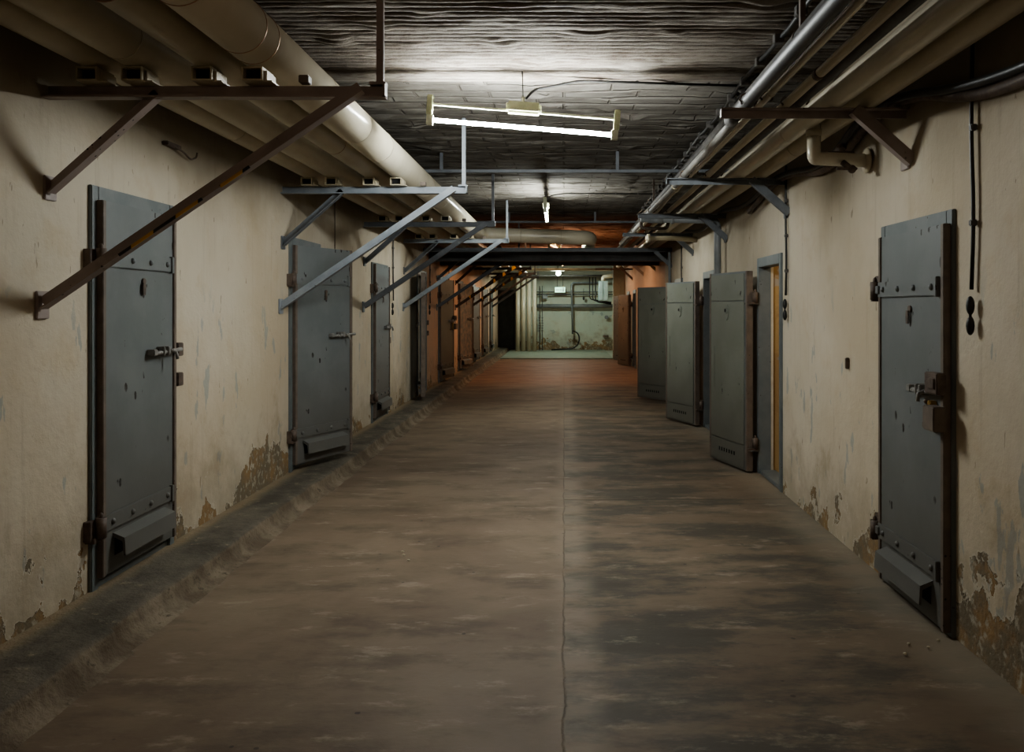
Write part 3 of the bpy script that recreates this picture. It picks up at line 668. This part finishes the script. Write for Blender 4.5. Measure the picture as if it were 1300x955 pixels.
# ------------------------------------------------------------------ lamps
def make_lamp(loc, rz, tilt, tubemat, label, wire=True):
    root = empty('fluorescent_lamp', loc, rz, label, 'lamp', 'open fluorescent tube lamps along the ceiling')
    root.rotation_euler = (0, tilt, rz)
    mb = MB(); mb.tube([(-.585, 0, 0), (.585, 0, 0)], .0135, 16); mb.build('tube', tubemat, root)
    mb = MB(); mb.box((-.60, -.012, .098), (.60, .012, .112), .002); mb.build('tray', 'lampbar', root)
    for s in (-1, 1):
        mb = MB(); mb.box((s*.598, -.022, .03), (s*.638, .022, .165), .005); cap = mb.build('end_cap', 'plastic', root)
        mb = MB(); mb.prism([(-.02, -.032), (.02, -.032), (.02, .03), (-.02, .03)], (s*.59, 0, 0), (s*.632, 0, 0)); mb.build('tube_socket', 'lampbar', cap)
    mb = MB(); mb.box((-.115, -.04, .088), (.115, .04, .165), .015); mb.build('ballast_box', 'plastic', root)
    mb = MB(); mb.tube([(-.01, 0, .16), (-.01, 0, .2)], .012, 10); mb.build('cable_gland', 'lampbar', root)
    return root
L1 = make_lamp((-.275, 5.66, 2.71), 0, math.radians(4.7), 'tube_cool', 'nearest lit fluorescent lamp, hanging askew below the ceiling')
mb = MB(); mb.tube([(-.275+.005, 5.66, 2.91), (-.275, 5.66, CE-.0)], .003, 6); mb.build('hanging_wire', 'cable', None); o = bpy.context.scene.collection.objects[-1]; tag(o, 'thin wire holding the nearest fluorescent lamp', 'wire')
L2 = make_lamp((-.24, 11.5, 2.76), math.radians(90), math.radians(0), 'tube_mid', 'second fluorescent lamp, seen end on beyond the ceiling rail')
mb = MB(); mb.tube([(-.24, 11.5, 2.95), (-.26, 11.55, CE)], .004, 6); o = mb.build('hanging_wire', 'cable'); tag(o, 'thin wire holding the end-on second lamp', 'wire')
L3 = make_lamp((-.2, 18.2, 2.72), math.radians(80), 0, 'tube_warm', 'warm fluorescent lamp hidden mostly by the girder')
L4 = make_lamp((-.22, 23.0, 2.70), math.radians(72), 0, 'tube_warm', 'warm fluorescent lamp seen under the girder')
L5 = make_lamp((-.2, .2, 2.72), 0, 0, 'tube_fill', 'unseen warm fill lamp added above the camera')  # out-of-view fill lamp added to warm the near walls and doors
root = empty('bulb_lamp', (-.18, 27.6, 2.63), 0, 'round glowing bulb lamp at the far end of the corridor', 'lamp')
mb = MB(); mb.ball((0, 0, 0), .07, 16, 10); mb.build('bulb', 'bulb', root)
mb = MB(); mb.tube([(0, 0, .06), (0, 0, .14)], .03, 12); mb.tube([(0, 0, .14), (0, 0, .38)], .008, 8); mb.build('lamp_holder', 'cable', root)

# ------------------------------------------------------------------ cables
def cable(pts, r, label, clips=(), mat='cable', smooth=.06, name='cable', csize=.02):
    mb = MB(); mb.tube(fillet(pts, smooth, 5), r, 8); o = mb.build(name, mat); tag(o, label, 'cable')
    for c in clips:
        mb = MB(); mb.box([c[k]-csize for k in range(3)], [c[k]+csize for k in range(3)], .004); mb.build('cable_clip', 'clip', o)
    return o
cz_ = CE - .02
cable([(-.25, 5.66, 2.90), (-.20, 5.70, 2.97), (-.10, 5.75, 3.0), (.1, 5.82, cz_), (1.22, 5.95, cz_)], .008, 'black cable from the nearest lamp across the ceiling to the right',
      [(x, 5.83+.1*x, cz_+.004) for x in (.25, .5, .75, 1.0)], csize=.012)
cable([(-.24, 11.45, 2.93), (-.2, 11.5, 3.02), (.0, 11.55, cz_), (1.25, 11.6, cz_)], .008, 'black cable from the second lamp across the ceiling', [(x, 11.58, cz_+.004) for x in (.1, .4, .7, 1.0)], csize=.012)
pts = []; 
y = 1.0
while y < 14.2:
    pts.append((1.22+.012*math.sin(y*3), y, cz_ - .012*abs(math.sin(y*6.5)))); y += .23
cable(pts, .014, 'black cable clipped to the ceiling edge along the right pipes', [(1.22, y_, cz_-.01) for y_ in [1.2+.46*i for i in range(27)]], smooth=.05, csize=.028)
cable([(p[0]+.055, p[1], p[2]-.004) for p in pts[20:]], .010, 'second black cable beside the clipped one on the ceiling, beyond the nearest lamp', [(1.25, y_, cz_-.02) for y_ in [6.0+.4*i for i in range(18)]], smooth=.05)
cable([(1.75, YB+.03, 2.6), (1.75, 1.5, 2.50), (1.75, 3.0, 2.42), (1.74, 3.7, 2.47), (1.70, 4.35, 2.60), (1.70, 4.9, 2.62), (1.74, 5.7, 2.46), (1.71, 6.9, 2.60), (1.74, 8.2, 2.48), (1.71, 9.5, 2.6), (1.74, 10.8, 2.47), (1.71, 12, 2.6)], .022, 'thick black cable sagging between brackets under the right pipes', smooth=.6)
cable([(1.768, YB+.03, 2.54), (1.775, 1.5, 2.46), (1.775, 3.0, 2.385), (1.77, 3.7, 2.42), (1.76, 4.3, 2.60), (1.76, 4.9, 2.61), (1.77, 5.7, 2.42), (1.76, 6.9, 2.61), (1.77, 8.2, 2.44)], .028, 'brownish thicker cable sagging below the black one on the right wall', mat='iron', smooth=.6)
def drop(y, ztop, zend, label, ovals=True, x=XR-.02, r=.009, side=1, nclip=3):
    zs = [ztop, ztop*.6+zend*.4, ztop*.3+zend*.7, zend]
    o = cable([(x, y, zs[0]), (x-.004, y+.006, zs[1]), (x, y-.012, zs[2]), (x, y+.01, zs[3])], r, label, [(x, y-.004, ztop+(zend-ztop)*f) for f in [(k+1)/(nclip+.7) for k in range(nclip)]], csize=.014, smooth=.2)
    if ovals:
        mb = MB(); mb.ball((x-.01, y, zend-.07), (.018, .018, .042)); mb.ball((x-.01, y, zend-.158), (.018, .018, .042)); mb.tube([(x-.01, y, zend-.04), (x-.01, y, zend-.16)], .006, 8)
        mb.build('cable_connector', 'cable', o)
drop(3.74, 2.72, 1.60, 'black cable hanging down the right wall with two oval connectors, nearest one', nclip=2)
drop(6.88, 2.66, 1.62, 'black cable with oval connectors hanging beside the ochre doorway')
drop(10.0, 2.55, 1.5, 'thin black cable down the right wall beside the grey down pipe', nclip=2)
drop(13.0, 2.5, 1.5, 'thin black cable down the right wall above the third open door', nclip=2)
drop(11.72, 2.6, 1.62, 'black cable hanging to the right of the third left door', x=XL+.02)
drop(14.95, 2.4, 1.6, 'black cable hanging beside the folded-back left door', x=XL+.02)
drop(17.4, 2.4, 1.55, 'black cable hanging between the fifth and sixth left doors', x=XL+.02)
mb = MB(); mb.tube([(XL+.015, 8.75, 2.6), (XL+.015, 8.75, 2.08)], .005, 6); tag(mb.build('wire', 'iron'), 'short rusty wire on the left wall above the ajar door', 'wire')
# hook in left wall
mb = MB(); mb.tube(fillet([(XL, 5.02, 2.49), (XL+.03, 5.02, 2.49), (XL+.03, 5.24, 2.47), (XL+.03, 5.34, 2.44), (XL+.03, 5.42, 2.47), (XL+.03, 5.43, 2.50)], .03), .006, 8); mb.box((XL, 5.02, 2.475), (XL+.035, 5.2, 2.50), .004)
tag(mb.build('wall_hook', 'iron'), 'bent rusty hook in the left wall above and past the nearest door', 'hook')
# small rusty bolts in the walls
for x, y, z, l in ((XR-.012, 5.42, 1.17, 'small rusty bolt stub in the right wall left of the nearest door'),):
    mb = MB(); mb.box((x-.012, y-.012, z-.035), (x+.012, y+.012, z+.035), .004); tag(mb.build('wall_bolt', 'iron'), l, 'bolt')

# ------------------------------------------------------------------ far room things
def px(X, Y, D): s = 1090/D; return ((X-716)/s, D, H + (391-Y)/s)
root = empty('exit_sign', (px(711, 368, 30.2)[0], 30.2, px(711, 368, 30.2)[2]), 0, 'small glowing green exit sign with arrow hanging before the far wall', 'sign')
mb = MB(); mb.box((-.19, -.02, -.10), (.19, .03, .10), .006); mb.build('sign_box', 'pipe_grey', root)
mb = MB(); mb.box((-.18, -.026, -.09), (.18, -.021, .09)); mb.build('sign_face', 'sign_lit', root)
mb = MB()
def flat(poly, mbx): 
    k = len(poly); mbx.add([(a, -.0275, b) for a, b in poly], [tuple(range(k))])
flat([(-.15, .0), (-.10, .05), (-.10, .018), (-.03, .018), (-.03, -.018), (-.10, -.018), (-.10, -.05)], mb)           # arrow
flat([(.08, -.07), (.15, -.07), (.15, .07), (.08, .07)], mb)                                                          # doorway
flat([(.035, .03), (.06, .02), (.05, -.02), (.07, -.07), (.05, -.07), (.035, -.03), (.01, -.07), (-.01, -.06), (.02, -.02), (.02, .0), (-.01, .0), (-.005, .02)], mb)  # running figure
flat([(.045+.015*math.cos(a), .052+.015*math.sin(a)) for a in [2*math.pi*i/10 for i in range(10)]], mb)
mb.build('sign_symbols', 'sign_green', root)
mb = MB(); mb.tube([(-.1, 0, .1), (-.1, 0, .9)], .006, 6); mb.tube([(.1, 0, .1), (.1, 0, .9)], .006, 6); mb.build('sign_hanger', 'cable', root)
def hp(x0, x1, Y, D, r, mat, label):
    a, b = px(x0, Y, D), px(x1, Y, D); mb = MB(); mb.tube([a, b], r, 12); tag(mb.build('wall_pipe', mat), label, 'pipe')
hp(676, 778, 388.5, 30.4, .065, 'pipe_grey', 'thick grey pipe running level across the far wall')
hp(676, 778, 374, 30.4, .022, 'pipe_dark', 'thin dark pipe across the far wall just below the exit sign')
hp(676, 778, 370.5, 30.5, .015, 'pipe_grey', 'thin grey pipe behind the exit sign on the far wall')
hp(640, 776, 342.5, 27.5, .045, 'pipe', 'pale pipe crossing below the ceiling near the far bulb')
hp(640, 776, 350, 29.0, .03, 'pipe_dark', 'dark pipe crossing the far room just under the bulb')
vp_ = fillet([px(770, 359, 30.3), px(725.5, 359, 30.3), px(727, 424, 30.3)], .12, 8)
mb = MB(); mb.tube(vp_, .035, 12); tag(mb.build('wall_pipe', 'pipe_grey'), 'grey pipe bending down the middle of the far wall', 'pipe')
hpts = [px(727, 420, 30.2), px(734, 423, 30.15), px(736, 431, 30.1), px(733, 439, 30.1), px(726, 443, 30.1), px(700, 444, 30.1)]
mb = MB(); mb.tube(fillet(hpts, .25, 6), .025, 10); tag(mb.build('hose', 'cable'), 'black hose curling to the floor at the foot of the far grey pipe', 'hose')
for i, (x, rr, m) in enumerate(((657.5, .075, 'pipe'), (664.5, .08, 'pipe'), (671.5, .08, 'pipe'), (678.5, .075, 'pipe'))):
    a, b = px(x, 352, 29.6), px(x, 445, 29.6); mb = MB(); mb.tube([(a[0], a[1], .03), (a[0], a[1], 2.7)], rr, 16)
    tag(mb.build('standing_pipe', m), ['first', 'second', 'third', 'last'][i] + ' of four upright cream pipes counting from the dark doorway', 'pipe', 'upright cream pipes in the far room')
for i, x in enumerate((688.5, 684.8)):
    a = px(x, 400, 30.3); mb = MB(); mb.tube([(a[0], a[1], .03), (a[0], a[1], 2.3)], .012, 8)
    for k in range(6): mb.box((a[0]-.03, a[1]-.02, .7+k*.09), (a[0]+.03, a[1]+.02, .73+k*.09))
    tag(mb.build('valve_rod', 'pipe_dark'), ['slim dark rod with clamps right of the upright cream pipes', 'slim dark rod with clamps touching the upright cream pipes'][i], 'pipe')
root = empty('door_16', (px(641, 440, 30.6)[0], 30.6, 0), 0, 'dark doorway in the far wall left of the upright pipes', 'door', None, 'structure')
mb = MB(); mb.box((-.36, -.03, 0), (.36, .05, 2.15), .005); mb.build('door_leaf', simple('near black green', (.015, .02, .02), (.03, .038, .036), .6), root)
mb = MB(); mb.box((.36, -.06, 0), (.43, .05, 2.2), .005); mb.box((-.43, -.06, 0), (-.36, .05, 2.2), .005); mb.box((-.43, -.06, 2.15), (.43, .05, 2.22), .005); mb.build('door_frame', 'frame', root)
c = px(763.5, 368.5, 28.5); root = empty('control_cabinet', (c[0]+.06, 28.5, c[2]-.36), 0, 'pale wall cabinet with two doors high up at the right of the far wall', 'cabinet')
mb = MB(); mb.box((-.16, -.1, 0), (.16, .12, .66), .01); mb.build('cabinet_body', 'cabinet', root)
for s in (-1, 1):
    mb = MB(); mb.box((s*.01, -.115, .03), (s*.15, -.1, .62), .004); mb.build('cabinet_door', 'cabinet', root)
mb = MB(); mb.tube(fillet([(0, 0, .66), (0, 0, .80), (.5, 0, .86)], .1), .07, 14); mb.build('cable_duct', 'pipe', root)
for i, x in enumerate((748.5, 752.5, 756)):
    p = [px(x, 352, 29), px(x, 380+i*1.5, 29), px(776, 384+i*1.2, 29)]; mb = MB(); mb.tube(fillet(p, .12), .02, 8)
    tag(mb.build('wall_cable', 'cable'), ['leftmost', 'middle', 'rightmost'][i] + ' black pipe dropping and bending right beside the far cabinet', 'cable')
c = px(741, 379, 30.4); mb = MB(); mb.ball(c, (.04, .03, .06)); mb.tube([c, (c[0], c[1], c[2]+.35)], .008, 6); tag(mb.build('hanging_switch', 'cable'), 'small black pull switch hanging before the far wall', 'switch')
c = px(692, 377, 30.4); mb = MB(); mb.box((c[0]-.09, c[1]-.06, c[2]-.07), (c[0]+.09, c[1]+.1, c[2]+.07), .01); tag(mb.build('junction_box', 'pipe_grey'), 'small grey junction box on the far wall left of the exit sign', 'box')
c = px(770, 403, 30.5); mb = MB(); mb.tube([c, (c[0], c[1]+.1, c[2])], .07, 14); tag(mb.build('wall_socket', 'pipe_grey'), 'round grey socket at the right edge of the far wall', 'socket')
c = px(769, 427, 30.5); mb = MB(); mb.box((c[0]-.1, c[1]-.03, c[2]-.04), (c[0]+.1, c[1]+.1, c[2]+.04), .01); tag(mb.build('wall_bracket', 'iron'), 'small brown bracket low at the right edge of the far wall', 'bracket')

# plaster crumbs
for i, (x, y) in enumerate(((-.98, 5.25), (-1.0, 5.32), (-.93, 5.14), (1.55, 3.86), (1.62, 3.82), (1.70, 3.9), (1.49, 3.75))):
    mb = MB(); mb.ball((0, 0, .006), (.008+.005*random.random(), .007+.004*random.random(), .005), 7, 5)
    o = mb.build('plaster_crumb', 'seam', None, (x, y, .004)); tag(o, 'pale plaster crumb on the floor in the left half of the corridor' if x < 0 else 'pale plaster crumb on the floor by the nearest right door', 'debris', 'plaster crumbs by the left wheel track' if x < 0 else 'plaster crumbs by the right door')

# ------------------------------------------------------------------ lights, world, camera
def plight(loc, e, col, r=.05):
    l = bpy.data.lights.new('cell fill light', 'POINT'); l.energy = e; l.color = col; l.shadow_soft_size = r
    o = bpy.data.objects.new('cell_fill_light', l); COL.objects.link(o); o.location = loc
plight((XR+1.0, 7.2, 2.3), 2.6, (1, .86, .62), .1)  # added fill light brightening the ochre cell, no fixture there
w = bpy.data.worlds.new('World'); bpy.context.scene.world = w; w.use_nodes = True
w.node_tree.nodes['Background'].inputs[0].default_value = (.6, .5, .4, 1); w.node_tree.nodes['Background'].inputs[1].default_value = .02
cam = bpy.data.cameras.new('camera'); co = bpy.data.objects.new('camera', cam); COL.objects.link(co)
cam.sensor_width = 36; cam.lens = 36*1090/1300; cam.shift_x = -66/1300; cam.shift_y = -86.5/1300
co.location = (0, 0, H); co.rotation_euler = (math.pi/2, 0, 0); cam.clip_start = .05
sc = bpy.context.scene; sc.camera = co
sc.view_settings.view_transform = 'AgX'; sc.view_settings.look = 'AgX - Medium High Contrast'; sc.view_settings.exposure = 2.72
